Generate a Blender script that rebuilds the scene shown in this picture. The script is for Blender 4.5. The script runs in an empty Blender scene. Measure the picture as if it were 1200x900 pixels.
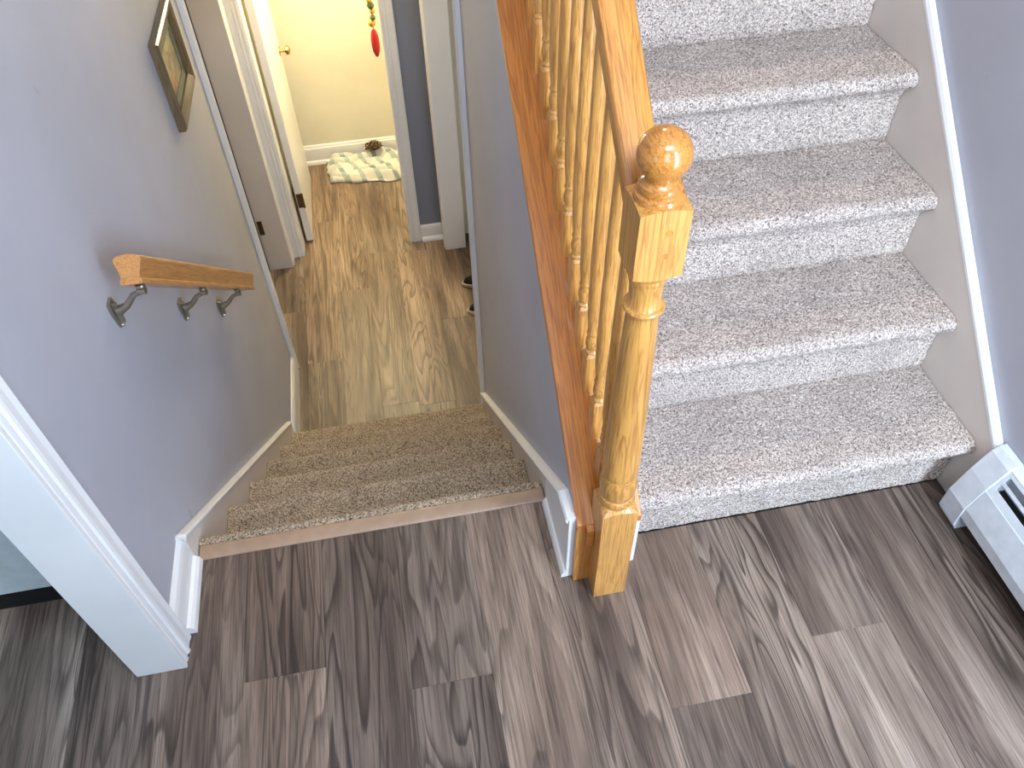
import bpy, bmesh, math, random
import numpy as np
from mathutils import Vector, Matrix, noise
random.seed(7)
S = bpy.context.scene
COL = S.collection

# ------------------------------------------------------------------ camera
yaw, pitch, roll, F = 0.1709, -0.8374, -0.0267, 931.14
fwd = Vector((math.sin(yaw)*math.cos(pitch), math.cos(yaw)*math.cos(pitch), math.sin(pitch)))
right = Vector((math.cos(yaw), -math.sin(yaw), 0)); up = right.cross(fwd)
c_, s_ = math.cos(roll), math.sin(roll)
r2 = c_*right + s_*up; u2 = -s_*right + c_*up
cam = bpy.data.cameras.new('camera'); co = bpy.data.objects.new('camera', cam); COL.objects.link(co)
M = Matrix((r2, u2, -fwd)).transposed().to_4x4(); M.translation = Vector((-0.323, -0.974, 1.7215))
co.matrix_world = M
cam.sensor_width = 36; cam.lens = F/1200*36; cam.clip_start = 0.02
S.camera = co

# ------------------------------------------------------------------ world, lights, exposure
S.view_settings.view_transform = 'Standard'; S.view_settings.look = 'None'
S.view_settings.gamma = 1; S.view_settings.exposure = 0.25
w = bpy.data.worlds.new('sky'); S.world = w; w.use_nodes = True
w.node_tree.nodes['Background'].inputs[0].default_value = (0.62, 0.78, 1.0, 1)
w.node_tree.nodes['Background'].inputs[1].default_value = 2.0
def area(name, loc, rot, sx, sy, power, col, spread=180):
    l = bpy.data.lights.new(name, 'AREA'); l.shape = 'RECTANGLE'; l.size = sx; l.size_y = sy
    l.energy = power; l.color = col; l.spread = math.radians(spread)
    o = bpy.data.objects.new(name, l); COL.objects.link(o); o.location = loc; o.rotation_euler = rot; return o
def point(name, loc, power, col, r=.06):
    l = bpy.data.lights.new(name, 'POINT'); l.energy = power; l.color = col; l.shadow_soft_size = r
    o = bpy.data.objects.new(name, l); COL.objects.link(o); o.location = loc; return o
H = math.pi/2
# daylight through the sidelight and the transom of the entrance (behind the camera)
area('sidelight_daylight', (.80, -1.62, 1.25), (H, 0, 0), .26, 1.7, 52, (.66, .83, 1.0))
area('door_glass_daylight', (-.2, -1.62, 1.55), (H, 0, 0), .5, .9, 7, (.66, .83, 1.0))
area('transom_daylight', (.1, -1.62, 2.95), (H-.45, 0, 0), 1.5, .8, 56, (.84, .92, 1.0))
# left room window
area('left_room_daylight', (-1.9, -1.42, 1.3), (H, 0, 0), .8, 1.2, 9, (.55, .80, 1.0))
# warm lamps
point('hall_lamp', (-.45, 2.7, .93), 15, (1.0, .78, .42), .08)
point('back_room_lamp', (-.45, 3.35, .8), 50, (1.0, .88, .56), .08)
area('foyer_lamp', (.5, 2.4, 3.6), (0, 0, 0), .4, .4, 24, (1.0, .80, .60))

# ------------------------------------------------------------------ materials
def sr(r, g, b):
    f = lambda c: (c/255/12.92) if c/255 <= .04045 else ((c/255+.055)/1.055)**2.4
    return (f(r), f(g), f(b), 1)
class NT:
    def __init__(s, name):
        s.m = bpy.data.materials.new(name); s.m.use_nodes = True; s.t = s.m.node_tree
        s.b = s.t.nodes['Principled BSDF']
    def n(s, typ, **kw):
        x = s.t.nodes.new(typ)
        for k, v in kw.items():
            if k.startswith('i_'):
                key = k[2:]; key = int(key) if key.isdigit() else key.replace('_', ' ')
                x.inputs[key].default_value = v
            else: setattr(x, k, v)
        return x
    def l(s, a, b): s.t.links.new(a, b)
    def ramp(s, src, stops, interp='LINEAR'):
        r = s.n('ShaderNodeValToRGB'); e = r.color_ramp.elements; r.color_ramp.interpolation = interp
        while len(e) < len(stops): e.new(.5)
        for x, (p, c) in zip(e, stops): x.position = p; x.color = c
        s.l(src, r.inputs[0]); return r.outputs[0]
    def mix(s, f, a, b, mode='MIX'):
        x = s.n('ShaderNodeMix', data_type='RGBA', blend_type=mode)
        for i, v in ((0, f), (6, a), (7, b)):
            if hasattr(v, 'is_output'): s.l(v, x.inputs[i])
            else: x.inputs[i].default_value = v
        return x.outputs[2]
    def math(s, op, a, b=0.0):
        x = s.n('ShaderNodeMath', operation=op)
        for i, v in ((0, a), (1, b)):
            if hasattr(v, 'is_output'): s.l(v, x.inputs[i])
            else: x.inputs[i].default_value = v
        return x.outputs[0]
    def coords(s, scale=(1,1,1), rot=(0,0,0), rand=True, loc=(0,0,0)):
        tc = s.n('ShaderNodeTexCoord'); mp = s.n('ShaderNodeMapping')
        mp.inputs['Scale'].default_value = scale; mp.inputs['Location'].default_value = loc
        src = tc.outputs['Object']
        if any(rot):
            m0 = s.n('ShaderNodeMapping'); m0.inputs['Rotation'].default_value = rot; s.l(src, m0.inputs[0]); src = m0.outputs[0]
        if rand:
            oi = s.n('ShaderNodeObjectInfo'); mu = s.math('MULTIPLY', oi.outputs['Random'], 37.0)
            cx = s.n('ShaderNodeCombineXYZ'); s.l(mu, cx.inputs[0]); s.l(s.math('MULTIPLY', mu, 1.7), cx.inputs[1]); s.l(s.math('MULTIPLY', mu, .6), cx.inputs[2])
            va = s.n('ShaderNodeVectorMath', operation='ADD'); s.l(src, va.inputs[0]); s.l(cx.outputs[0], va.inputs[1]); src = va.outputs[0]
        s.l(src, mp.inputs[0]); return mp.outputs[0]
    def noise(s, v, scale, detail=3, rough=.5, dist=0):
        x = s.n('ShaderNodeTexNoise'); x.inputs['Scale'].default_value = scale; x.inputs['Detail'].default_value = detail
        x.inputs['Roughness'].default_value = rough; x.inputs['Distortion'].default_value = dist
        s.l(v, x.inputs['Vector']); return x.outputs[0]
    def bump(s, h, strength=.2, dist=.002):
        x = s.n('ShaderNodeBump'); x.inputs['Strength'].default_value = strength; x.inputs['Distance'].default_value = dist
        s.l(h, x.inputs['Height']); s.l(x.outputs[0], s.b.inputs['Normal'])
    def fin(s, col=None, rough=.5, metal=0, coat=0):
        if col is not None:
            if hasattr(col, 'is_output'): s.l(col, s.b.inputs['Base Color'])
            else: s.b.inputs['Base Color'].default_value = col
        s.b.inputs['Roughness'].default_value = rough; s.b.inputs['Metallic'].default_value = metal
        s.b.inputs['Coat Weight'].default_value = coat; s.b.inputs['Coat Roughness'].default_value = .12
        return s.m
def paint(name, col, rough=.6, marks=.0, scale=1.0):
    t = NT(name); v = t.coords(rand=False)
    n1 = t.noise(v, 2.2, 4, .6); n2 = t.noise(v, 90, 2)
    c1 = tuple(x*.93 for x in col[:3])+(1,); c2 = tuple(min(1, x*1.05) for x in col[:3])+(1,)
    c = t.ramp(n1, [(.3, c1), (.7, c2)])
    if marks:
        k = t.noise(t.coords((1, 1, .45), rand=False), 17, 2, .5, .6)
        mk = t.ramp(k, [(.0, (0,0,0,1)), (.735, (0,0,0,1)), (.78, (1,1,1,1))])
        c = t.mix(t.math('MULTIPLY', mk, marks), c, tuple(x*.5 for x in col[:3])+(1,))
    t.bump(n2, .12, .001)
    return t.fin(c, rough)
def plain(name, col, rough=.5, metal=0, var=.08, coat=0):
    t = NT(name); n = t.noise(t.coords(), 30, 3)
    c = t.ramp(n, [(.3, tuple(x*(1-var) for x in col[:3])+(1,)), (.7, tuple(min(1, x*(1+var)) for x in col[:3])+(1,))])
    return t.fin(c, rough, metal, coat)
def oak(name, base, dark, axis='z', ang=0.0, scale=1.0, rough=.32):
    t = NT(name)
    sc = {'z': (1, 1, .045), 'y': (1, .045, 1), 'x': (.045, 1, 1)}[axis]
    v = t.coords(sc, rot=(ang, 0, 0))
    n1 = t.noise(v, 26*scale, 3, .55, .4)                      # broad cathedral field
    fr = t.math('FRACT', t.math('MULTIPLY', n1, 11.0))
    line = t.ramp(fr, [(0, (0,0,0,1)), (.55, (.1,.1,.1,1)), (.9, (1,1,1,1)), (1, (.2,.2,.2,1))])
    pores = t.noise(v, 300*scale, 2, .7)
    pr = t.ramp(pores, [(.50, (0,0,0,1)), (.66, (1,1,1,1))])
    b = t.noise(t.coords((1, 1, 1)), 4, 2)
    c0 = t.ramp(b, [(.3, tuple(x*.88 for x in base[:3])+(1,)), (.7, tuple(x*1.08 for x in base[:3])+(1,))])
    c1 = t.mix(t.math('MULTIPLY', line, .55), c0, dark)
    c2 = t.mix(t.math('MULTIPLY', pr, .55), c1, dark)
    t.bump(pores, .08, .0006)
    return t.fin(c2, rough, 0, .35)
def plank_mat(name, gain=(1,1,1), lf=.85):
    t = NT(name); oi = t.n('ShaderNodeObjectInfo')
    v = t.coords((1, .095, 1))
    n1 = t.noise(v, 10.5, 2, .45, .6)
    fr = t.math('FRACT', t.math('MULTIPLY', n1, 13.0))
    line = t.ramp(fr, [(0, (.0,.0,.0,1)), (.5, (.18,.18,.18,1)), (.84, (1,1,1,1)), (.93, (.9,.9,.9,1)), (1, (.0,.0,.0,1))])
    broad = t.noise(v, 9, 3, .6, .5)
    vf = t.coords((1, .022, 1)); fine = t.noise(vf, 330, 3, .7)
    streak = t.noise(vf, 55, 4, .7)
    g = lambda c: (c[0]*gain[0], c[1]*gain[1], c[2]*gain[2], 1)
    base = t.ramp(broad, [(.25, g(sr(96,78,68))), (.45, g(sr(144,124,111))), (.62, g(sr(180,160,145))), (.8, g(sr(204,186,170)))])
    c = t.mix(1.0, base, oi.outputs['Color'], 'MULTIPLY')
    c = t.mix(t.math('MULTIPLY', line, t.ramp(t.noise(v, 4, 1), [(.35, (lf*.25,)*3+(1,)), (.62, (lf,)*3+(1,))])), c, g(sr(54,42,37)))
    c = t.mix(.75, c, t.ramp(streak, [(.3, (.5,.47,.46,1)), (.5, (1,1,1,1)), (.72, (1.22,1.2,1.17,1))]), 'MULTIPLY')
    c = t.mix(.75, c, t.ramp(fine, [(.35, (.45,.43,.42,1)), (.5, (1,1,1,1)), (.66, (1.3,1.28,1.28,1))]), 'MULTIPLY')
    t.bump(fine, .12, .0006)
    return t.fin(c, .42)
def carpet_mat(name, lo, mid, hi, sc=1.0):
    t = NT(name); v = t.coords(rand=True)
    a = t.noise(v, 330*sc, 2, .6, 1.2); b = t.noise(v, 160*sc, 1, .5)
    f = t.math('ADD', t.math('MULTIPLY', a, .8), t.math('MULTIPLY', b, .2))
    c = t.ramp(f, [(.40, lo), (.475, mid), (.53, hi), (.60, tuple(min(1, x*1.12) for x in hi[:3])+(1,))])
    big = t.noise(v, 7, 2)
    c = t.mix(.6, c, t.ramp(big, [(.35, (.86,.86,.86,1)), (.65, (1.08,1.08,1.08,1))]), 'MULTIPLY')
    t.bump(a, .9, .004)
    m = t.fin(c, 1.0); t.b.inputs['Specular IOR Level'].default_value = .05
    t.b.inputs['Sheen Weight'].default_value = .15
    return m
W_WALL = paint('wall_paint_grey', sr(176,175,184), .55, .35)
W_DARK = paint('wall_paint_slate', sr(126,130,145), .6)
W_CREAM = paint('wall_paint_cream', sr(226,219,198), .6)
W_TRIM = paint('trim_paint_white', sr(232,230,230), .35)
W_SKIRT = paint('skirt_paint_offwhite', sr(214,204,196), .4, .25)
W_CEIL = paint('ceiling_paint', sr(235,235,232), .7)
OAKZ = oak('oak_upright', sr(212,154,80), sr(146,88,34), 'z')
OAKB = oak('oak_baluster', sr(226,164,86), sr(156,94,38), 'z', scale=1.4)
ANG = math.atan2(.198, .2222)
OAKS = oak('oak_sloping', sr(204,136,60), sr(128,72,24), 'y', -ANG)
OAKP = oak('oak_orange_cap', sr(206,128,52), sr(146,80,26), 'y', -ANG, .8)
OAKBALL = oak('oak_ball', sr(204,136,62), sr(132,76,30), 'y', 0, 1.2, .2)
OAKE = oak('oak_end_board', sr(204,136,60), sr(142,82,30), 'z')
ANG2 = math.atan2(-.80, .915)
OAKR = oak('oak_wall_rail', sr(200,140,76), sr(140,86,40), 'y', -ANG2)
PLK = plank_mat('plank_vinyl', (.80,.78,.77))
PLK2 = plank_mat('plank_vinyl_hall', (.74,.71,.64), .6)  # same planks, golden glow of the hall light put into the colour; fainter grain
CARP_U = carpet_mat('carpet_upper', sr(92,74,68), sr(174,154,145), sr(230,216,206))
CARP_L = carpet_mat('carpet_lower', sr(66,48,36), sr(138,114,90), sr(216,196,170))
SUB = plain('subfloor_dark', sr(40,36,34), .9)
STRIP = plain('transition_strip', sr(168,138,114), .35)
NICKEL = plain('brushed_nickel', sr(160,154,140), .32, .9)
BRONZE = plain('antique_bronze', sr(104,82,58), .4, .8)
HEAT = plain('heater_enamel', sr(206,210,216), .35)
BLACK = plain('black_void', sr(12,12,13), .8)
CABW = plain('cabinet_white', sr(206,216,220), .4)
RUBW = plain('shoe_rubber', sr(190,176,150), .6)
FRAMEM = oak('frame_bronze_wood', sr(112,92,64), sr(60,46,30), 'z', rough=.45)
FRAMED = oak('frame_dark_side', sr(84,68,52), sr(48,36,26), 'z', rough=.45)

# ------------------------------------------------------------------ helpers
def link(name, me, mat=None, parent=None, loc=None, kind=None):
    o = bpy.data.objects.new(name, me); COL.objects.link(o)
    if mat and me is not None and not me.materials: me.materials.append(mat)
    if parent: o.parent = parent
    if loc is not None: o.location = loc
    if kind: o['kind'] = kind
    return o
def mesh(name, vs, fs, smooth=False):
    me = bpy.data.meshes.new(name); me.from_pydata([tuple(v) for v in vs], [], fs); me.validate()
    bm = bmesh.new(); bm.from_mesh(me); bmesh.ops.recalc_face_normals(bm, faces=bm.faces); bm.to_mesh(me); bm.free()
    if smooth:
        for p in me.polygons: p.use_smooth = True
    return me
class MB:
    def __init__(s): s.v = []; s.f = []
    def box(s, a, b):
        x0, y0, z0 = a; x1, y1, z1 = b; k = len(s.v)
        s.v += [(x0,y0,z0),(x1,y0,z0),(x1,y1,z0),(x0,y1,z0),(x0,y0,z1),(x1,y0,z1),(x1,y1,z1),(x0,y1,z1)]
        s.f += [tuple(k+i for i in q) for q in ((0,3,2,1),(4,5,6,7),(0,1,5,4),(1,2,6,5),(2,3,7,6),(3,0,4,7))]; return s
    def prism(s, pts, fn, a, b):
        """pts: 2-D profile, fn(p, t) -> 3-D; extruded from a to b"""
        k = len(s.v); n = len(pts)
        s.v += [fn(p, a) for p in pts] + [fn(p, b) for p in pts]
        s.f += [tuple(k+i for i in range(n)), tuple(k+n+i for i in reversed(range(n)))]
        s.f += [(k+i, k+(i+1) % n, k+n+(i+1) % n, k+n+i) for i in range(n)]; return s
    def lathe(s, prof, c, seg=28):
        k = len(s.v); n = len(prof)
        for (r, z) in prof:
            for i in range(seg):
                a = 2*math.pi*i/seg; s.v.append((c[0]+r*math.cos(a), c[1]+r*math.sin(a), c[2]+z))
        for j in range(n-1):
            for i in range(seg):
                i2 = (i+1) % seg; s.f.append((k+j*seg+i, k+j*seg+i2, k+(j+1)*seg+i2, k+(j+1)*seg+i))
        s.f.append(tuple(k+i for i in reversed(range(seg)))); s.f.append(tuple(k+(n-1)*seg+i for i in range(seg))); return s
    def tube(s, pts, r, seg=10):
        k = len(s.v); pts = [Vector(p) for p in pts]; rs = r if isinstance(r, (list, tuple)) else [r]*len(pts)
        pn = None
        for j, p in enumerate(pts):
            t = (pts[min(j+1, len(pts)-1)]-pts[max(j-1, 0)]).normalized()
            if pn is None: pn = t.orthogonal().normalized()
            pn = (pn - t*pn.dot(t)).normalized(); q = t.cross(pn)
            for i in range(seg):
                a = 2*math.pi*i/seg; s.v.append(tuple(p+(pn*math.cos(a)+q*math.sin(a))*rs[j]))
        for j in range(len(pts)-1):
            for i in range(seg):
                i2 = (i+1) % seg; s.f.append((k+j*seg+i, k+j*seg+i2, k+(j+1)*seg+i2, k+(j+1)*seg+i))
        s.f.append(tuple(k+i for i in reversed(range(seg)))); s.f.append(tuple(k+(len(pts)-1)*seg+i for i in range(seg))); return s
    def ob(s, name, mat, parent=None, kind=None, smooth=False, bevel=0, autosm=False, origin=None):
        vs = s.v
        if origin is not None: vs = [(v[0]-origin[0], v[1]-origin[1], v[2]-origin[2]) for v in vs]
        me = mesh(name, vs, s.f, smooth or autosm)
        o = link(name, me, mat, parent, origin, kind)
        if bevel:
            m = o.modifiers.new('bevel', 'BEVEL'); m.width = bevel; m.segments = 2; m.limit_method = 'ANGLE'; m.angle_limit = .6
        if autosm:
            me.set_sharp_from_angle(angle=math.radians(35))
        return o
def box(name, a, b, mat, parent=None, kind=None, bevel=0): return MB().box(a, b).ob(name, mat, parent, kind, bevel=bevel)
def thing(name, label, cat, loc=(0,0,0), group=None):
    o = bpy.data.objects.new(name, None); COL.objects.link(o); o.location = loc; o.empty_display_size = .1
    o['label'] = label; o['category'] = cat
    if group: o['group'] = group
    return o
def tag(o, label, cat, group=None):
    o['label'] = label; o['category'] = cat
    if group: o['group'] = group
    return o
ST = 'structure'
r, t, n = .198, .2222, .042          # upper flight
rD, tD, yD = .2108, .2402, .2064     # lower flight
ZL = -6*rD                           # lower hall floor
XR, XL = .959, .120
XWL, XWR = -.94, .98

# ------------------------------------------------------------------ floors and planks
box('floor', (-2.6, -1.5, -.30), (.98, .09, -.009), SUB, kind=ST)
F0 = bpy.data.objects['floor']
box('floor', (-1.9, 1.42, ZL-.25), (.8, 4.1, ZL-.009), SUB, kind=ST)
F1 = [o for o in bpy.data.objects if o.name.startswith('floor')][-1] if False else bpy.data.objects['floor.001']
def plank_me(wd, ln, mt_):
    e = .0007; z0, z1 = -.009, 0
    vs = [(0,0,z0),(wd,0,z0),(wd,ln,z0),(0,ln,z0),(0,0,z1-e),(wd,0,z1-e),(wd,ln,z1-e),(0,ln,z1-e),(e,e,z1),(wd-e,e,z1),(wd-e,ln-e,z1),(e,ln-e,z1)]
    fs = [(0,3,2,1)]+[(i,(i+1)%4,4+(i+1)%4,4+i) for i in range(4)]+[(4+i,4+(i+1)%4,8+(i+1)%4,8+i) for i in range(4)]+[(8,9,10,11)]
    me = mesh('plank', vs, fs); me.materials.append(mt_); return me
_pm = {}
def plank(x, y, wd, ln, z, tone, parent):
    key = (round(wd, 4), round(ln, 4), PLK if z == 0 else PLK2)
    if key not in _pm: _pm[key] = plank_me(*key)
    o = link('plank', _pm[key], None, parent, (x, y, z))
    o.color = tone+(1,) if len(tone) == 3 else tone
    return o
def lay(x_edges, joints, tones, y0, y1, z, parent, L=1.22, rnd=None):
    g = .0003
    for i in range(len(x_edges)-1):
        xa, xb = x_edges[i], x_edges[i+1]
        j = joints.get(i, rnd.uniform(y0, y0+L))
        cuts = sorted([j+k*L for k in range(-4, 5) if y0 < j+k*L < y1]); ys = [y0]+cuts+[y1]
        for k in range(len(ys)-1):
            if ys[k+1]-ys[k] < .004: continue
            tn = tones.get((i, k)) or rnd.choice([.72, .85, .95, 1.05, 1.15])
            wm = rnd.uniform(-.03, .05)
            plank(xa+g/2, ys[k]+g/2, xb-xa-g, ys[k+1]-ys[k]-g, z, (tn*(1+wm), tn, tn*(1-wm)), parent)
rn = random.Random(5)
xe = [-2.6+.0, -2.423, -2.243, -2.063, -1.883, -1.703, -1.523, -1.343, -1.163, -.983, -.803, -.623, -.443, -.263, -.083, .097, .277, .457, .637, .817, .98]
jj = {10: -.19, 11: -.62, 12: -.277, 13: -.70, 14: -.62, 15: -.427, 16: -.8, 17: -.335, 18: -.9, 19: -.62, 9: -.9}
# tones: (column, index from the front wall backwards)
tt = {(10,0): .80, (10,1): .86, (11,1): .66, (11,0): .8, (12,0): 1.02, (12,1): .66, (13,1): 1.0, (13,0): .9, (14,1): .85, (14,0): .9,
      (15,0): .66, (15,1): .98, (16,1): .82, (16,0): .9, (17,0): .84, (17,1): .74, (18,1): .84, (18,0): .86, (19,1): .66, (19,0): .7, (9,1): .8, (9,0): .85}
# landing planks stop at the transition strip (x<-.05), at the stair and knee wall (x>0) and run on in the left room
def lay_cols(idx, y0, y1, parent=F0):
    for i in idx:
        lay([xe[i], xe[i+1]], {0: jj[i]} if i in jj else {}, {(0, k): v for (a, k), v in tt.items() if a == i}, y0, y1, 0, parent, rnd=rn)
lay_cols(range(0, 9), -1.5, .6)
lay_cols([9], -1.5, .141)
lay_cols(range(10, 14), -1.5, .141)
lay_cols([14], -1.5, .0) ; lay_cols(range(15, 20), -1.5, -.001)
box('subfloor_edge', (-.94, .09, -.05), (-.05, .141, -.009), SUB, F0)
for o in list(F0.children):
    pass
# planks of the column 13 part that reaches to the right wall of the flight
plank(-.0830+.0003, .0006, .033, .140, 0, (.85,.84,.83), F0)
xl = [-.88+.18*k for k in range(-6, 10)]
jl = {4: 2.1, 5: 2.45, 6: 2.034, 7: 2.57, 8: 1.66, 9: 2.85, 10: 2.223, 11: 1.76}
tl = {}
for i, (a, b) in {5: (.8, .9), 6: (.86, 1.15), 7: (1.0, 1.12), 8: (.95, .95), 9: (.84, 1.2), 10: (.8, 1.08), 11: (.95, .8), 12: (.7, .8)}.items():
    tl[(i, 0)] = a; tl[(i, 1)] = b; tl[(i, 2)] = 1.0
rn2 = random.Random(9)
for i in range(len(xl)-1):
    lay([xl[i], min(xl[i+1], .8)], {0: jl[i]} if i in jl else {}, {(0, k): v for (a, k), v in tl.items() if a == i}, 1.42, 4.0, ZL, F1, rnd=rn2)

# ------------------------------------------------------------------ walls (structure)
box('wall_left', (-1.03, -.12, ZL), (XWL, 2.03, 3.8), W_WALL, kind=ST)
box('wall_left', (-1.03, -1.5, 0), (XWL, -1.0, 3.8), W_WALL, kind=ST)
box('wall_left', (-1.03, -1.0, 2.06), (XWL, -.12, 3.8), W_WALL, kind=ST)
box('wall_left', (-1.06, 2.03, .78), (XWL, 2.95, 1.05), W_WALL, kind=ST)
box('wall_left', (-1.06, 2.86, ZL), (-.955, 3.0, .78), W_WALL, kind=ST)
box('wall_right', (XWR, -1.6, -.3), (1.1, 5.0, 3.8), W_WALL, kind=ST)
# front wall with door, sidelight and transom openings
m = MB()
m.box((-2.7, -1.6, -.3), (-.5, -1.5, 3.8)).box((.94, -1.6, -.3), (.98, -1.5, 3.8))
m.box((-.5, -1.6, 3.45), (.94, -1.5, 3.8)).box((-.5, -1.6, 2.12), (.94, -1.5, 2.45)).box((-.5, -1.6, -.3), (.94, -1.5, .0))
m.box((.30, -1.6, 0), (.64, -1.5, 2.12))
m.ob('wall_front', W_WALL, kind=ST)
d = MB(); d.box((-.5, -1.56, 0.005), (-.45, -1.52, 2.12)).box((.05, -1.56, .005), (.30, -1.52, 2.12)).box((-.45, -1.56, .005), (.05, -1.52, 1.1)).box((-.45, -1.56, 2.0), (.05, -1.52, 2.12))
d.ob('door_1', W_TRIM, kind=ST, bevel=.003)
box('wall_back', (-2.7, 3.94, ZL-.2), (.98, 4.06, 1.05), W_CREAM, kind=ST)
# wall between the hall and the back room, facing the stairs
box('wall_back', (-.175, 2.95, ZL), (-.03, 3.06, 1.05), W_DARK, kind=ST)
box('wall_back', (-.03, 2.952, ZL), (.8, 3.06, 1.05), W_CREAM, kind=ST)
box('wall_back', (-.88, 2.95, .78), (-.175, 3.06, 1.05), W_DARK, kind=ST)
box('wall_left', (-1.06, 3.06, ZL), (-.95, 3.94, 1.05), W_CREAM, kind=ST)
box('wall_right', (-.1, 3.06, ZL), (.0, 3.94, 1.05), W_CREAM, kind=ST)
# left room of the lower hall (dark) and closet on its right
box('wall_left', (-1.9, 1.42, ZL), (-1.8, 3.94, 1.05), W_WALL, kind=ST)
box('wall_left', (-1.8, 1.42, ZL), (-1.06, 1.5, 1.05), W_WALL, kind=ST)
box('wall_right', (.62, 1.42, ZL), (.72, 2.95, 1.05), W_CREAM, kind=ST)
# middle wall between the two flights
fs_ = MB()
YT = 1.36                              # upper flight ends about here
zc = lambda y: .306+.91*y              # top of the knee wall (under the oak cap)
pf = [(-.083, ZL), (1.50, ZL), (1.50, zc(1.50)), (-.083, zc(-.083))]
fs_.prism(pf, lambda p, x: (x, p[0], p[1]), -.035, .104)
fs_.ob('wall_middle', W_WALL, kind=ST)
box('wall_middle', (-.035, 2.83, ZL), (.07, 2.95, 1.05), W_WALL, kind=ST)
box('wall_middle', (-.035, 1.50, .78), (.07, 2.83, 1.05), W_WALL, kind=ST)
# ceilings and the upper floor
box('ceiling', (-2.7, 1.52, 1.05), (-.0, 5.0, 1.386), W_CEIL, kind=ST)
box('ceiling', (0.0, 1.60, 1.05), (.98, 5.0, 1.386), W_CEIL, kind=ST)
box('ceiling', (-1.1, -1.6, 3.8), (1.1, 5.0, 3.9), W_CEIL, kind=ST)
box('ceiling', (-2.7, -1.5, 2.4), (-1.03, 1.5, 2.5), W_CEIL, kind=ST)
box('wall_back', (-2.7, 5.0, 1.386), (1.1, 5.1, 3.8), W_WALL, kind=ST)
box('wall_left', (-1.06, 2.03, 1.386), (XWL, 5.0, 3.8), W_WALL, kind=ST)
# left room on the landing level
box('floor', (-2.6, .09, -.30), (-1.03, .6, -.009), SUB, kind=ST)
box('wall_left', (-2.7, -1.5, -.3), (-2.6, 1.5, 2.5), W_WALL, kind=ST)
box('wall_back', (-2.6, .6, -.05), (-1.03, .7, 2.4), W_WALL, kind=ST)

# ------------------------------------------------------------------ trim
CAS = [(0,0), (0,.010), (.004,.0135), (.012,.0145), (.016,.0115), (.020,.0115), (.023,.016), (.030,.0175), (.034,.0135), (.050,.0135), (.062,.0165), (.067,.014), (.069,0)]
def casing(name, y_in, sgn, x_face, nx, z0, z1, mat=W_TRIM):
    """vertical casing on an x-facing wall, profile starts at y_in and grows along sgn*y"""
    return MB().prism(CAS, lambda p, z: (x_face+nx*p[1], y_in+sgn*p[0], z), z0, z1).ob(name, mat, kind=ST)
def casing_x(name, x_in, sgn, y_face, ny, z0, z1, mat=W_TRIM):
    return MB().prism(CAS, lambda p, z: (x_in+sgn*p[0], y_face+ny*p[1], z), z0, z1).ob(name, mat, kind=ST)
# doorway into the left room on the landing
casing('trim_1', -.119, 1, XWL, 1, 0, 2.12)
casing('trim_1', -1.0, -1, XWL, 1, 0, 2.12)
box('trim_1', (-1.035, -.131, 0), (-.926, -.12, 2.06), W_TRIM, kind=ST, bevel=.0015)
box('trim_1', (-1.035, -1.0, 0), (-.936, -.988, 2.06), W_TRIM, kind=ST, bevel=.0015)
MB().prism(CAS, lambda p, y: (XWL+p[1], y, 2.05+p[0]), -1.069, -.05).ob('trim_1', W_TRIM, kind=ST)
# base and skirts
BASE = [(0,0), (0,.107), (.004,.107), (.010,.098), (.013,.086), (.014,.07), (.014,.028), (.022,.026), (.028,.018), (.030,.006), (.030,0)]
def sweep_board(name, path, prof, mat, side=1, x0=0, parent=None):
    """closed profile list (dx, dz) swept through (y, z) path points; dx grows away from the wall"""
    mb = MB(); k = 0; np_ = len(prof)
    for (y, z) in path:
        for (dx, dz) in prof: mb.v.append((x0+side*dx, y, z+dz))
    for j in range(len(path)-1):
        for i in range(np_):
            i2 = (i+1) % np_; mb.f.append((j*np_+i, j*np_+i2, (j+1)*np_+i2, (j+1)*np_+i))
    mb.f.append(tuple(range(np_))); mb.f.append(tuple((len(path)-1)*np_+i for i in range(np_)))
    return mb.ob(name, mat, parent, ST)
def base_y(name, x_face, nx, y0, y1, z0, mat=W_TRIM, prof=BASE):
    return MB().prism(prof, lambda p, y: (x_face+nx*p[0], y, z0+p[1]), y0, y1).ob(name, mat, kind=ST)
def base_x(name, y_face, ny, x0, x1, z0, mat=W_TRIM, prof=BASE):
    return MB().prism(prof, lambda p, x: (x, y_face+ny*p[0], z0+p[1]), x0, x1).ob(name, mat, kind=ST)
base_y('baseboard_left', XWL, 1, -.050, .139, 0)
# lower flight, left skirt board with moulded top
def skirt_poly(name, x0, x1, pts, mat): return MB().prism(pts, lambda p, x: (x, p[0], p[1]), x0, x1).ob(name, mat, kind=ST, bevel=.0015)
sl = rD/tD
zt = lambda y: .235-sl*y
skirt_poly('baseboard_left', XWL, -.922, [(.139, -.26), (.139, .107), (.1455, .107), (1.46, zt(1.46)), (1.46, ZL), (1.15, ZL)], W_SKIRT)
CAP = [(-.001,-.0005), (-.001,.006), (.008,.009), (.020,.008), (.024,.002), (.022,-.006), (.018,-.012), (.0179,-.0005)]
sweep_board('baseboard_left', [(.137, .107), (.1455, .107), (1.46, zt(1.46))], CAP, W_TRIM, 1, XWL)
BASE2 = [(0,0), (0,.132), (.004,.132), (.010,.122), (.014,.108), (.015,.08), (.015,0)]
base_y('baseboard_left', XWL, 1, 1.462, 1.978, ZL, prof=BASE2)
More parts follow.
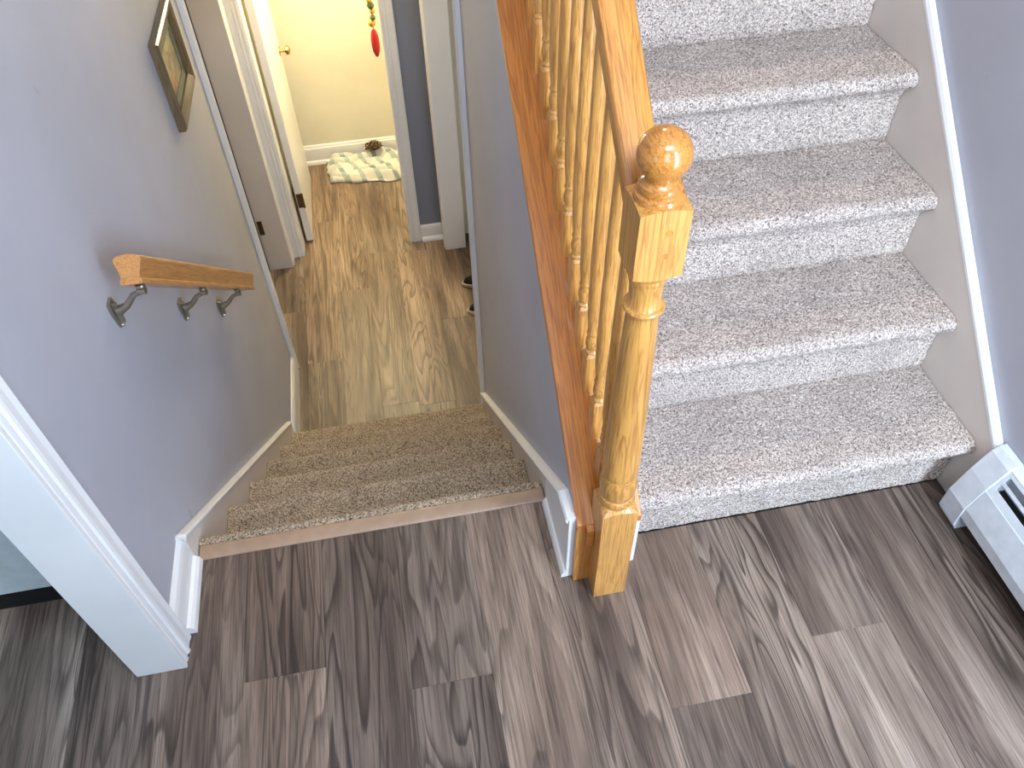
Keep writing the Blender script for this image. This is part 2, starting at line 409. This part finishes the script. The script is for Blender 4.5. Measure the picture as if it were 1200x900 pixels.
# near casing of the lower left doorway, its jambs and the far casing
casing('trim_2', 2.049, -1, XWL, 1, ZL, .80)
box('trim_2', (-1.05, 2.032, ZL), (-.93, 2.052, .78), W_TRIM, kind=ST)
J = box('trim_2', (-1.082, 2.848, ZL), (-.945, 2.862, .78), W_SKIRT, kind=ST, bevel=.0015)
box('trim_2', (-1.16, 2.84, ZL), (-1.083, 2.86, .78), BLACK, kind=ST)  # not trim: black strip standing in for the shaded gap at the door edge
casing('trim_2', 2.862, 1, -.955, 1, ZL, .80)
# upper flight right skirt
zu = lambda y: .300+.891*y
skirt_poly('baseboard_right', XR, XWR-.001, [(-.13, .0), (1.42, .0), (1.42, zu(1.42)), (-.07, zu(-.07)), (-.13, zu(-.07)-.01)], W_SKIRT)
CAPR = [(0,0), (0,.013), (.004,.020), (.012,.022), (.019,.022), (.0225,.010), (.0225,0)]
sweep_board('baseboard_right', [(-.088, zu(-.088)), (1.42, zu(1.42))], [(a-.001, b) for a, b in CAPR], W_TRIM, -1, XWR)
# thin skirt on the knee wall beside the upper flight
skirt_poly('baseboard_middle', .1045, XL-.001, [(-.070, 0), (-.07, .19), (1.42, .19+.891*1.49), (1.42, .0)], W_TRIM)
# lower flight, right skirt and the piece on the landing
ztr = lambda y: .240-sl*y
skirt_poly('baseboard_middle', -.0495, -.0355, [(.145, -.3), (.145, ztr(.145)), (1.42, ztr(1.42)), (1.42, ZL), (1.15, ZL)], W_SKIRT)
skirt_poly('baseboard_middle', -.0515, -.0355, [(-.080, .0), (-.080, .246), (.0, .246), (.145, ztr(.145)), (.145, .0)], W_TRIM)
sweep_board('baseboard_middle', [(-.080, .246), (-.004, .246), (1.42, ztr(1.42))], [(a, b) for a, b in CAP], W_TRIM, -1, -.0355)
base_y('baseboard_middle', -.0515, -1, -.080, .132, 0, prof=[(0,0), (0,.026), (.005,.024), (.010,.014), (.011,0)])
# right doorway of the lower hall: near casing and far jamb
casing('trim_3', 1.50, -1, -.035, -1, ZL, .80)
box('trim_3', (-.046, 1.501, ZL), (.14, 1.512, .78), W_TRIM, kind=ST)
box('trim_3', (-.045, 2.815, ZL), (.075, 2.829, .78), W_TRIM, kind=ST, bevel=.004)
casing('trim_3', 2.823, 1, -.036, -1, ZL, .80)
# back-room doorway in the slate wall
casing_x('trim_4', -.88, -1, 2.95, -1, ZL, .80)
box('trim_4', (-.89, 2.945, ZL), (-.876, 3.065, .78), W_TRIM, kind=ST)
box('trim_4', (-.95, 2.951, ZL), (-.89, 3.06, .78), W_CREAM, kind=ST)
casing_x('trim_4', -.245, 1, 2.95, -1, ZL, .80)
box('trim_4', (-.246, 2.945, ZL), (-.176, 3.065, .78), W_TRIM, kind=ST)
base_x('baseboard_back', 2.95, -1, -.176, -.05, ZL)
base_x('baseboard_back', 3.94, -1, -.95, -.1, ZL, prof=[(0,0), (0,.135), (.004,.135), (.009,.128), (.010,.118), (.014,.114), (.015,.10), (.015,.026), (.024,.022), (.028,.008), (.028,0)])
base_y('baseboard_right', -.1, -1, 3.06, 3.91, ZL)

# ------------------------------------------------------------------ carpeted steps
def carpet_step(name, width, rise, run, nose, mat, flip=False, full=True, tread=None, seed=0, nr=.017):
    """one carpeted step: bottom of riser at y=0,z=0; tread top at z=rise, nose overhangs to y=-nose"""
    P = [(.012, -.002), (.003, .004), (0., .012)]
    P += [(0., rise-.075), (-.007, rise-.054), (-nose*.5, rise-.043)]
    for k in range(9):
        a = -math.pi/2 - math.pi*k/8
        P.append((-nose+nr+nr*1.0*math.cos(a), rise-nr-.002+ (nr+.002)*math.sin(a)))
    tr = run if tread is None else tread
    P += [(min(.02, tr-.006), rise), (tr, rise)]
    P = np.array(P); st = .0027
    seg = np.hypot(*(P[1:]-P[:-1]).T); L = np.concatenate([[0], np.cumsum(seg)])
    m = int(L[-1]/st); s = np.linspace(0, L[-1], m)
    py = np.interp(s, L, P[:, 0]); pz = np.interp(s, L, P[:, 1])
    for _ in range(6):
        py[1:-1] = (py[:-2]+py[1:-1]*2+py[2:])/4; pz[1:-1] = (pz[:-2]+pz[1:-1]*2+pz[2:])/4
    ty = np.gradient(py); tz = np.gradient(pz); ln = np.hypot(ty, tz); ny, nz = -tz/ln, ty/ln
    k = int(width/st); xs = np.linspace(0, width, k)
    g = np.random.default_rng(seed)
    h = g.random((m, k))*.0034
    lo = g.random((m//6+3, k//6+3)); 
    ii = np.linspace(0, lo.shape[0]-1.001, m); jj2 = np.linspace(0, lo.shape[1]-1.001, k)
    a, b = ii.astype(int), jj2.astype(int); fa, fb = (ii-a)[:, None], (jj2-b)[None]
    low = lo[a][:, b]*(1-fa)*(1-fb)+lo[a+1][:, b]*fa*(1-fb)+lo[a][:, b+1]*(1-fa)*fb+lo[a+1][:, b+1]*fa*fb
    h = h+low*.0026
    h[0] = 0; h[-1] = 0
    X = np.repeat(xs[None], m, 0) + (g.random((m, k))-.5)*.0016; X = np.clip(X, 0, width)
    Y = py[:, None]+ny[:, None]*h; Z = pz[:, None]+nz[:, None]*h
    if flip: Y = -Y
    V = np.stack([X, Y, Z], -1).reshape(-1, 3)
    # back side of the step: closes the volume
    yb = (tr if not flip else -tr)
    extra = np.array([[0, yb, 0], [width, yb, 0]])
    idx = np.arange(m*k).reshape(m, k)
    q = np.stack([idx[:-1, :-1], idx[:-1, 1:], idx[1:, 1:], idx[1:, :-1]], -1).reshape(-1, 4)
    if flip: q = q[:, ::-1]
    me = bpy.data.meshes.new(name)
    nv = m*k; fq = [tuple(map(int, x)) for x in q]
    left = [int(i) for i in idx[:, 0]]+[nv]; rightl = [int(i) for i in idx[:, -1]]+[nv+1]
    back = [nv, int(idx[-1, 0])] + [int(i) for i in idx[-1, 1:]] + [nv+1]
    bot = [int(i) for i in idx[0, :]] + [nv+1, nv]
    me.from_pydata(np.vstack([V, extra]).tolist(), [], fq+[tuple(left), tuple(rightl[::-1]), tuple(back), tuple(bot[::-1])])
    me.materials.append(mat)
    for p in me.polygons: p.use_smooth = p.index < len(fq)
    return me
up_me = carpet_step('carpeted_step', XR-XL-.002, r, t, n, CARP_U, seed=1, tread=t+.016)
US = thing('upper_staircase', 'staircase going up, carpeted in light speckled pinkish grey, right of the oak newel post', 'staircase', (XL, 0, 0))
for k in range(6):
    o = link('carpeted_step', up_me, None, US, (.001, k*t, k*r+.0005))
dn_me = carpet_step('carpeted_step', -.0505+.921, rD, tD, .032, CARP_L, flip=True, seed=2, nr=.019, tread=tD+.016)
d0_me = carpet_step('carpeted_step', -.0505+.921, rD, tD, .032, CARP_L, flip=True, seed=3, tread=.0, nr=.015)
LS = thing('lower_staircase', 'staircase going down, carpeted in speckled beige, between the left wall and the middle wall', 'staircase', (-.921, yD, 0))
for k in range(6):
    me = dn_me if k else carpet_step('carpeted_step', -.0505+.921, rD, tD, .032, CARP_L, flip=True, seed=3, tread=-.0055, nr=.0135)
    # nose of step k at y = yD + k*tD ; origin of the piece (riser face) is .032 behind it
    link('carpeted_step', me, None, LS, (0, k*tD-.032, -(k+1)*rD+(.0005 if k else .0035)))
bpy.data.meshes.remove(d0_me)
box('stair_carriage', (-.935, .10, -.4), (-.04, .1665, -.009), SUB, kind=ST)
# metal-look transition strip along the landing edge
tag(MB().prism([(.139, 0), (.139, .003), (.143, .006), (.172, .007), (.1795, .004), (.1795, -.006), (.139, -.006)], lambda p, x: (x, p[0], p[1]), -.918, -.0525).ob('transition_strip', STRIP, autosm=True),
    'smooth tan transition strip between landing planks and lower stair carpet', 'floor strip')

# ------------------------------------------------------------------ stair railing (newel, cap, balusters, handrail)
RL = thing('stair_railing', 'honey oak stair railing with ball-top newel post, turned balusters and sloping handrail', 'railing', (0, -.145, 0))
def rel(o, root):
    if o.parent is root: o.matrix_parent_inverse = Matrix.Translation(root.location).inverted()
    return o
nc = (.0373, -.1077); hw = .0373
NW = MB()
# bottom square block, its top chamfered in
def turned_end(mb, zcorner, drop, zcirc, rc, top=True):
    '''square end of a turned post: the sides end in arcs, then a cone runs in to the round'''
    n_ = 48; k = len(mb.v); sg = 1 if top else -1
    per = []
    for i in range(n_):
        a = 2*math.pi*i/n_+math.pi/4; ca, sa = math.cos(a), math.sin(a); q = hw/max(abs(ca), abs(sa)); per.append((q*ca, q*sa, q))
    for x, y, q in per: mb.v.append((nc[0]+x, nc[1]+y, zcorner+sg*drop*(hw*1.4142-q)/(hw*.4142)))
    for i in range(n_):
        a = 2*math.pi*i/n_+math.pi/4; mb.v.append((nc[0]+rc*math.cos(a), nc[1]+rc*math.sin(a), zcirc))
    for i in range(n_): mb.f.append((k+i, k+(i+1) % n_, k+n_+(i+1) % n_, k+n_+i))
    mb.f.append(tuple(k+n_+i for i in range(n_)))
    return k, n_
def post_block(mb, lo, hi):
    '''lo/hi: None-end height or (zcorner, drop, zcirc, rc)'''
    if isinstance(lo, tuple): kl, n_ = turned_end(mb, *lo, top=False)
    else:
        n_ = 48; kl = len(mb.v)
        for i in range(n_):
            a = 2*math.pi*i/n_+math.pi/4; ca, sa = math.cos(a), math.sin(a); q = hw/max(abs(ca), abs(sa)); mb.v.append((nc[0]+q*ca, nc[1]+q*sa, lo))
        mb.f.append(tuple(kl+i for i in range(n_)))
    kh, n_ = turned_end(mb, *hi, top=True)
    for i in range(n_): mb.f.append((kl+i, kl+(i+1) % n_, kh+(i+1) % n_, kh+i))
def sq(mb, prof):
    k = len(mb.v)
    for (h, z) in prof: mb.v += [(nc[0]-h, nc[1]-h, z), (nc[0]+h, nc[1]-h, z), (nc[0]+h, nc[1]+h, z), (nc[0]-h, nc[1]+h, z)]
    for j in range(len(prof)-1):
        for i in range(4): mb.f.append((k+4*j+i, k+4*j+(i+1) % 4, k+4*j+4+(i+1) % 4, k+4*j+4+i))
    mb.f.append((k+3, k+2, k+1, k)); q = k+4*(len(prof)-1); mb.f.append((q, q+1, q+2, q+3))
post_block(NW, .001, (.3365, .006, .352, .031))
post = rel(NW.ob('newel_post', OAKZ, RL), RL)
def chamf(z0, z1, up_=True):
    pass
tb = MB(); post_block(tb, (.967, .006, .948, .029), (1.078, .005, 1.084, .032))
rel(tb.ob('square_block', OAKZ, post), RL)
for zz in (1.005, 1.045):
    pl = MB(); pl.tube([(nc[0]+.008, nc[1]-hw-.0006, zz), (nc[0]+.008, nc[1]-hw+.004, zz)], .0052, 14)
    pl.ob('wood_plug', OAKE, post)
pr = [(.030, .350), (.0355, .3535), (.0375, .359), (.0375, .365), (.0355, .371), (.0325, .373), (.0322, .377), (.0345, .380), (.0368, .390), (.0375, .405), (.0372, .420), (.0350, .433), (.0325, .440), (.0322, .443), (.0350, .446), (.0358, .452),
      (.0360, .48), (.0354, .54), (.0338, .62), (.0312, .72), (.0282, .82), (.0266, .866), (.0268, .872), (.0288, .876), (.0288, .8785), (.0325, .880), (.0338, .8835), (.0325, .887), (.0282, .8885), (.0262, .892), (.0258, .910), (.0270, .930), (.0295, .940), (.0305, .948), (.029, .955)]
rel(MB().lathe([(a, b) for a, b in pr], (nc[0], nc[1], 0), 40).ob('turned_shaft', OAKZ, post, autosm=True), RL)
pb = [(.030, 1.080), (.0360, 1.082), (.0368, 1.087), (.0345, 1.092), (.0310, 1.094), (.0305, 1.097), (.0315, 1.101), (.0300, 1.106), (.0245, 1.110), (.0225, 1.113), (.0228, 1.116)]
R_ = .0375; zb = 1.148
for k in range(2, 22):
    a = -math.pi/2+.62+(math.pi-.62)*k/21.0
    pb.append((max(R_*math.cos(a), .0003), zb+R_*math.sin(a)))
rel(MB().lathe(pb, (nc[0], nc[1], 0), 44).ob('ball_finial', OAKBALL, post, autosm=True), RL)
# oak cap board on the knee wall
zp = lambda y: .326+.91*y
rel(MB().prism([(-.0945, zp(-.0945)-.021), (-.0945, zp(-.0945)), (1.50, zp(1.50)), (1.50, zp(1.50)-.020)], lambda p, x: (x, p[0], p[1]), -.0365, .108).ob('cap_board', OAKP, RL, bevel=.0015), RL)
rel(MB().prism([(-.1065, .170), (-.1065, zp(-.1065)), (-.0948, zp(-.0948)), (-.0948, .170)], lambda p, x: (x, p[0], p[1]), -.017, -.0005).ob('cap_return', OAKP, RL, bevel=.001), RL)
rel(MB().box((-.0375, -.0943, .001), (.097, -.0835, .2185)).ob('end_board', OAKE, RL, bevel=.001), RL)
# handrail: profile (across x, up), plumb-cut
hp = [(-.020, -.058), (-.020, -.046), (-.016, -.040), (-.018, -.034), (-.027, -.027), (-.030, -.018), (-.0295, -.008), (-.026, -.003), (-.016, .0), (0, .001), (.016, 0), (.026, -.003), (.0295, -.008), (.030, -.018), (.027, -.027), (.018, -.034), (.016, -.040), (.020, -.046), (.020, -.058)]
zr = lambda y: 1.112+.891*y
kz = 1/math.cos(ANG)
rel(MB().prism(hp, lambda p, y: (nc[0]+p[0], y, zr(y)+p[1]*kz), -.0708, 1.42).ob('handrail', OAKS, RL, autosm=True), RL)
# balusters
def baluster_mesh():
    b = MB(); h = .016
    # plumb block standing on the sloping cap (bottom cut to the pitch), top shouldered
    s0 = .91
    blk = .092
    v = [(-h, -h, -h*s0), (h, -h, -h*s0), (h, h, h*s0), (-h, h, h*s0), (-h, -h, blk), (h, -h, blk), (h, h, blk), (-h, h, blk), (-h*.7, -h*.7, blk+.007), (h*.7, -h*.7, blk+.007), (h*.7, h*.7, blk+.007), (-h*.7, h*.7, blk+.007)]
    b.v += v; b.f += [(0,3,2,1)]+[(i, (i+1) % 4, 4+(i+1) % 4, 4+i) for i in range(4)]+[(4+i, 4+(i+1) % 4, 8+(i+1) % 4, 8+i) for i in range(4)]+[(8,9,10,11)]
    return b
bl0 = mesh('baluster', *(lambda b: (b.v, b.f))(baluster_mesh()))
bl0.materials.append(OAKB)
top = .718
tp = [(.0105, .097), (.0145, .0995), (.0150, .103), (.0125, .1065), (.0112, .108), (.0122, .112), (.0148, .121), (.0152, .128), (.0140, .137), (.0118, .145), (.0112, .148), (.0135, .1505), (.0142, .1535), (.0125, .157), (.0120, .160),
      (.0150, .20), (.0160, .26), (.0158, .32), (.0145, .42), (.0125, .55), (.0108, .66), (.0100, top+.012)]
tb_ = MB().lathe(tp, (0, 0, 0), 20); bl1 = mesh('turned_spindle', tb_.v, tb_.f, True); bl1.materials.append(OAKB); bl1.set_sharp_from_angle(angle=math.radians(40))
for k in range(17):
    y = -.018+.0735*k
    o = link('baluster', bl0, None, RL, None); rel(o, RL); o.location = (.0373, y, zp(y)+.0005)
    c = link('turned_spindle', bl1, None, o)
    

# ------------------------------------------------------------------ short wall handrail with three brackets
WR = thing('wall_handrail', 'short oak handrail on three grey metal brackets, on the left wall', 'handrail', (-.935, .37, .62))
A, B = Vector((-.866, .400, .697)), Vector((-.866, 1.315, -.103))
dv = (B-A).normalized(); upv = Vector((1,0,0)).cross(dv).normalized()
if upv.z < 0: upv = -upv
wp = [(-.020, -.030), (-.0215, -.028), (-.0215, -.021), (-.0185, -.018), (-.0185, -.012), (-.0205, -.002), (-.025, .010), (-.028, .018), (-.026, .026), (-.016, .030), (0, .0315), (.016, .030), (.025, .026), (.027, .021), (.0255, .012), (.0215, -.002), (.0190, -.012), (.0190, -.018), (.0222, -.021), (.0222, -.028), (.020, -.030)]
mb = MB(); mb.prism(wp, lambda p, s: tuple(A+dv*s+Vector((p[0], 0, 0))+upv*p[1]), 0, (B-A).length)
rel(mb.ob('rail', OAKR, WR, autosm=True, bevel=.0008), WR)
brk = []
for k, f in enumerate((.045, .47, .84)):
    P = A+dv*(f*(B-A).length)-upv*.030
    wz = P.z-.050
    m = MB()
    # saddle under the rail, stem, tapering arm to the rosette on the wall
    m.tube([P+dv*-.002+upv*.001, P-upv*.004], .010, 16)
    m.tube([P+Vector((.010,-.012,-.007)), P+Vector((-.006,-.010,-.007))], .0075, 14)
    m.tube([P+Vector((.004,-.008,-.008)), P+Vector((-.018,-.010,-.016)), P+Vector((-.040,-.012,-.040)), P+Vector((-.060,-.012,-.050))], [.0065,.0065,.008,.012], 12)
    m.prism([(-.013,.028), (.013,.028), (.016,.010), (.010,-.020), (.004,-.044), (-.004,-.044), (-.010,-.020), (-.016,.010)], lambda p, x: (x, P.y-.012+p[0], P.z-.050+p[1]), -.9395, -.933)
    m.prism([(-.004,.020), (.004,.020), (.004,-.030), (-.004,-.030)], lambda p, x: (x, P.y-.012+p[0], P.z-.052+p[1]), -.9335, -.924)
    b = rel(m.ob('bracket', NICKEL, WR, autosm=True), WR)
    rel(MB().tube([(-.934, P.y-.012, P.z-.090), (-.929, P.y-.012, P.z-.090)], [.0042, .003], 10).ob('screw', NICKEL, b, autosm=True), WR)

# ------------------------------------------------------------------ picture frame on the left wall
PF = thing('picture_frame', 'small dark bronze wooden picture frame high on the left wall by the hall doorway', 'picture frame', (-.938, 1.55, .55))
y0, y1, z0, z1, fw, dpt = 1.425, 1.775, .425, .700, .040, .026
def fr_side(a, b, ia, ib):
    mb = MB(); xw, xf = -.9385, -.9385+dpt
    # outer a-b, inner ia-ib : (y,z) ; cross-section wall -> raised outer edge -> sloping to the inner edge
    ring = lambda o, i: [(xw, *o), (xf-.006, *o), (xf, *(o[0]*.85+i[0]*.15, o[1]*.85+i[1]*.15)), (xf-.004, *(o[0]*.45+i[0]*.55, o[1]*.45+i[1]*.55)), (xf-.012, *i), (xw, *i)]
    mb.v = ring(a, ia)+ring(b, ib); k = 6
    mb.f = [tuple(range(6)), tuple(reversed(range(6, 12)))]+[(i, (i+1) % 6, 6+(i+1) % 6, 6+i) for i in range(6)]
    return mb
O4 = [(y0, z0), (y1, z0), (y1, z1), (y0, z1)]; I4 = [(y0+fw, z0+fw), (y1-fw, z0+fw), (y1-fw, z1-fw), (y0+fw, z1-fw)]
for i in range(4):
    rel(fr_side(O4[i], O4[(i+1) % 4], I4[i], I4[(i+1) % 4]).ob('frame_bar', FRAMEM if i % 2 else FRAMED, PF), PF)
pm = NT('picture_print'); v = pm.coords(rand=False); a = pm.noise(v, 9, 4, .6); b = pm.noise(v, 40, 3)
pc = pm.ramp(a, [(.35, sr(96,104,88)), (.5, sr(150,132,96)), (.62, sr(150,92,70))]); pc = pm.mix(.4, pc, pm.ramp(b, [(.4, sr(80,70,56)), (.6, sr(190,176,130))]))
PRM = pm.fin(pc, .35)
mt = plain('picture_mat', sr(118,118,96), .7)
mat_o = MB()
for a, b in (((y0+fw, z0+fw), (y1-fw, z0+fw+.028)), ((y0+fw, z1-fw-.028), (y1-fw, z1-fw)), ((y0+fw, z0+fw+.028), (y0+fw+.028, z1-fw-.028)), ((y1-fw-.028, z0+fw+.028), (y1-fw, z1-fw-.028))):
    mat_o.box((-.934, a[0], a[1]), (-.931, b[0], b[1]))
rel(mat_o.ob('mat_border', mt, PF), PF)
rel(MB().box((-.936, y0+fw, z0+fw), (-.9345, y1-fw, z1-fw)).ob('picture', PRM, PF), PF)

# ------------------------------------------------------------------ baseboard heater on the right wall
HT = thing('baseboard_heater', 'pale grey metal baseboard heater along the right wall beside the bottom step', 'heater', (.94, -.75, 0))
hb = [(.978, .02), (.972, .02), (.972, .244), (.962, .247), (.950, .236), (.926, .178), (.908, .108), (.905, .100), (.905, .074), (.909, .074), (.9095, .100), (.931, .178), (.953, .232), (.962, .243), (.978, .250)]
SH = [(.978, .015), (.978, .252), (.962, .250), (.950, .238), (.926, .180), (.906, .108), (.903, .100), (.903, .070), (.930, .070), (.930, .015)]
# body shell in pieces so the louvre slots are real openings
yA, yB = -.142, -1.45
def hslab(p, q, th=.002):
    p, q = Vector(p), Vector(q); d_ = (q-p).normalized(); nn = Vector((-d_.y, d_.x))*th
    return [tuple(p), tuple(q), tuple(q+nn), tuple(p+nn)]
fx = lambda p, y: (p[0], y, p[1])
m = MB(); m.prism(hslab((.9045, .072), (.9045, .104)), fx, yB, yA).prism(hslab((.9045, .104), (.924, .172)), fx, yB, yA)
rel(m.ob('front_panel', HEAT, HT), HT)
sA, sB = Vector((.924, .172)), Vector((.955, .240))
lm = lambda a, b: [tuple(sA.lerp(sB, a)), tuple(sA.lerp(sB, b)), tuple(sA.lerp(sB, b)+Vector((.003, -.0012))), tuple(sA.lerp(sB, a)+Vector((.003, -.0012)))]
m = MB(); m.prism(lm(0, .28), fx, yB, yA).prism(lm(.86, 1), fx, yB, yA)
m.prism(lm(.28, .86), fx, -.160, yA)
m.prism(hslab((.955, .240), (.978, .252)), fx, yB, yA)
rel(m.ob('top_panel', HEAT, HT), HT)
m = MB(); m.prism(lm(.52, .62), fx, yB, -.160); rel(m.ob('louver', HEAT, HT), HT)
rel(MB().box((.940, yB, .03), (.976, yA, .16)).ob('heating_fins', BLACK, HT), HT)
rel(MB().box((.976, yB, .015), (.979, yA, .25)).ob('back_plate', HEAT, HT), HT)
ec = [(.979, .012), (.979, .256), (.962, .253), (.948, .240), (.9225, .178), (.9025, .108), (.900, .101), (.900, .035), (.913, .012)]
rel(MB().prism(ec, fx, -.150, -.086).ob('end_cap', HEAT, HT, bevel=.0012), HT)

# ------------------------------------------------------------------ lower hall furniture and small things
# door of the back room, open into it, knob, hinges
D2 = link('door_2', None, None, None, (-.862, 3.05, ZL), ST)
rel(MB().box((-.862, 3.068, ZL+.012), (-.824, 3.74, .77)).ob('door_leaf', W_TRIM, D2, bevel=.0015), D2)
for zz in (ZL+.30,):
    rel(MB().box((-.858, 3.060, zz-.045), (-.828, 3.0675, zz+.045)).tube([(-.8245, 3.062, zz-.047), (-.8245, 3.062, zz+.047)], .006, 10).ob('hinge', BRONZE, D2), D2)
kb = MB(); kb.tube([(-.8235, 3.68, ZL+.90), (-.820, 3.68, ZL+.90)], .028, 20).tube([(-.820, 3.68, ZL+.90), (-.785, 3.68, ZL+.90)], .009, 12)
kb.tube([(-.792, 3.68, ZL+.90), (-.785, 3.68, ZL+.90), (-.770, 3.68, ZL+.90), (-.762, 3.68, ZL+.90)], [.016, .026, .024, .010], 18)
rel(kb.ob('knob', plain('brass', sr(200,170,100), .25, 1.0), D2, autosm=True), D2)
# hinges on the far jamb of the left doorway
for zz in (ZL+.30,): box('hinge', (-1.075, 2.843, zz-.045), (-1.048, 2.8478, zz+.045), BRONZE, J)
# blanket heap
def blanket():
    nx_, ny_ = 150, 80; vs = []; 
    for j in range(ny_):
        for i in range(nx_):
            u, v_ = i/(nx_-1), j/(ny_-1)
            a = noise.noise(Vector((u*2.3, v_*2, 3.1))); b = noise.noise(Vector((u*5+5, v_*4, 1.7)))
            x = -.70+u*.55+.035*noise.noise(Vector((u*2, v_*5, 9)))-.02*v_
            y = 3.62+v_*.28+.05*noise.noise(Vector((u*3.5, v_*2, 5)))*(1-v_*.8) + .09*(max(0, .45-u))**1.0*(1-v_)
            y = min(y, 3.905)
            e = min(u, v_, 1-u)*9; e = max(0, min(1, e))
            ridge = abs(math.sin(a*5+v_*8.5+u*1.8))**.6
            z = .004+(e**.5)*(.010+.048*ridge+.020*abs(b)+.012*v_)
            vs.append((x, y, ZL+z))
    fs = [(j*nx_+i, j*nx_+i+1, (j+1)*nx_+i+1, (j+1)*nx_+i) for j in range(ny_-1) for i in range(nx_-1)]
    me = mesh('blanket', vs, fs, True)
    tcm = NT('blanket_cloth'); tc = tcm.n('ShaderNodeTexCoord'); sep = tcm.n('ShaderNodeSeparateXYZ'); tcm.l(tc.outputs['Object'], sep.inputs[0])
    wv = lambda o, f: tcm.math('SINE', tcm.math('MULTIPLY', o, f))
    s1 = tcm.ramp(wv(tcm.math('ADD', sep.outputs[0], tcm.math('MULTIPLY', sep.outputs[1], .5)), 62), [(.45, (0,0,0,1)), (.62, (1,1,1,1))]); s2 = tcm.ramp(wv(sep.outputs[1], 75), [(.4, (0,0,0,1)), (.6, (1,1,1,1))])
    c = tcm.mix(tcm.math('MULTIPLY', s1, .75), sr(214,212,202), sr(156,174,166)); c = tcm.mix(tcm.math('MULTIPLY', tcm.math('MULTIPLY', s1, s2), .6), c, sr(124,128,132))
    me.materials.append(tcm.fin(c, .95))
    o = link('blanket', me); md = o.modifiers.new('s', 'SOLIDIFY'); md.thickness = .006; md.offset = 1
    return o
tag(blanket(), 'crumpled white blanket with pale green and grey stripes on the back room floor', 'blanket')
# dark brown scrunched item on the blanket
ps = []; fs2 = []
bmx = bmesh.new(); bmesh.ops.create_icosphere(bmx, subdivisions=4, radius=1)
for v_ in bmx.verts:
    q = v_.co.copy(); f = 1+.55*noise.noise(q*4.1)+.25*noise.noise(q*9)
    v_.co = Vector((q.x*.052*f, q.y*.030*f, q.z*.026*f))
me = bpy.data.meshes.new('scrunched_cloth'); bmx.to_mesh(me); bmx.free()
tcm = NT('brown_speckle'); c = tcm.ramp(tcm.noise(tcm.coords(), 70, 2), [(.4, sr(34,24,18)), (.55, sr(96,72,50)), (.66, sr(176,150,112))]); me.materials.append(tcm.fin(c, .9))
o = link('scrunched_cloth', me, None, None, (-.385, 3.875, ZL+.118)); tag(o, 'small dark brown scrunched cloth lying on top of the striped blanket', 'cloth')
# string of beads and a red pendant hanging on the right side of the back room doorway
HG = thing('hanging_ornament', 'hanging string of gold and green beads ending in a red cloth pendant', 'ornament', (-.262, 3.10, .25))
gold = plain('bead_gold', sr(206,160,60), .35, .5); grn = plain('bead_green', sr(84,96,50), .5); red = plain('red_cloth', sr(196,40,40), .8)
for k in range(16):
    z = .42-.029*k; x = -.265-.006*math.sin(k*1.3)-.001*k
    b = MB(); rr = .014 if k % 3 else .018
    b.lathe([(rr*math.sin(math.pi*i/8)+.0002, -rr*math.cos(math.pi*i/8)) for i in range(9)], (x, 3.10+.004*math.cos(k*2), z), 12)
    rel(b.ob('bead', gold if k % 2 else grn, HG, smooth=True), HG)
mb = MB(); zz0 = -.045
mb.lathe([(.006, .0), (.014, -.012), (.020, -.045), (.021, -.08), (.018, -.11), (.008, -.138), (.001, -.142)], (-.280, 3.10, zz0), 16)
rel(mb.ob('pendant', red, HG, smooth=True), HG)
rel(MB().tube([(-.262, 3.10, .78), (-.265, 3.10, .42), (-.280, 3.10, -.045)], .0015, 6).ob('cord', grn, HG), HG)
# shoes inside the right-hand closet, toes to the hall
def shoe(x, y, name, label):
    T = thing(name, label, 'shoe', (x, y, ZL), None)
    def ell(z, sx, sy, ox=0): return [(x+ox+sx*math.cos(2*math.pi*i/24)*(1.0 if math.cos(2*math.pi*i/24) > 0 else 1), y+sy*math.sin(2*math.pi*i/24)*(1+.12*math.cos(2*math.pi*i/24)), ZL+z) for i in range(24)]
    def loft(rings, nm, mt_):
        mb = MB(); 
        for rg in rings: mb.v += rg
        for j in range(len(rings)-1):
            for i in range(24): mb.f.append((24*j+i, 24*j+(i+1) % 24, 24*j+24+(i+1) % 24, 24*j+24+i))
        mb.f.append(tuple(reversed(range(24)))); mb.f.append(tuple(24*(len(rings)-1)+i for i in range(24)))
        rel(mb.ob(nm, mt_, T, smooth=True), T)
    loft([ell(.001, .128, .044), ell(.006, .134, .048), ell(.022, .134, .048), ell(.026, .130, .045)], 'sole', RUBW)
    loft([ell(.026, .124, .042), ell(.045, .118, .040, .003), ell(.060, .095, .036, .022), ell(.078, .066, .031, .052), ell(.092, .052, .027, .064)], 'upper', BLACK)
shoe(.130, 2.475, 'shoe', 'black shoe inside the closet, the farther of two peeking past the wall edge')
shoe(.127, 2.245, 'shoe', 'black shoe with pale sole, the nearer of two peeking past the wall edge')
# low cabinet in the left room
CB = thing('cabinet', 'pale blue-white cabinet with a dark toe kick in the side room at far left', 'cabinet', (-1.55, .3, 0))
rel(MB().box((-2.10, .075, .10), (-1.06, .56, .88)).ob('cabinet_body', CABW, CB, bevel=.002), CB)
rel(MB().box((-2.08, .10, .001), (-1.07, .54, .099)).ob('toe_kick', BLACK, CB), CB)
rel(MB().box((-2.12, .06, .8805), (-1.05, .57, .915)).ob('countertop', CABW, CB, bevel=.003), CB)
# lamp fixtures that give the warm light
def fixture(name, label, x, y, z):
    T = thing(name, label, 'ceiling lamp', (x, y, z))
    rel(MB().lathe([(.10, 0), (.11, -.012), (.10, -.02)], (x, y, z-.001), 24).ob('lamp_base', BRONZE, T), T)
fixture('ceiling_lamp', 'round ceiling lamp base in the lower hall', -.45, 2.3, 1.05)
fixture('ceiling_lamp', 'round ceiling lamp base in the back room', -.45, 3.45, 1.05)
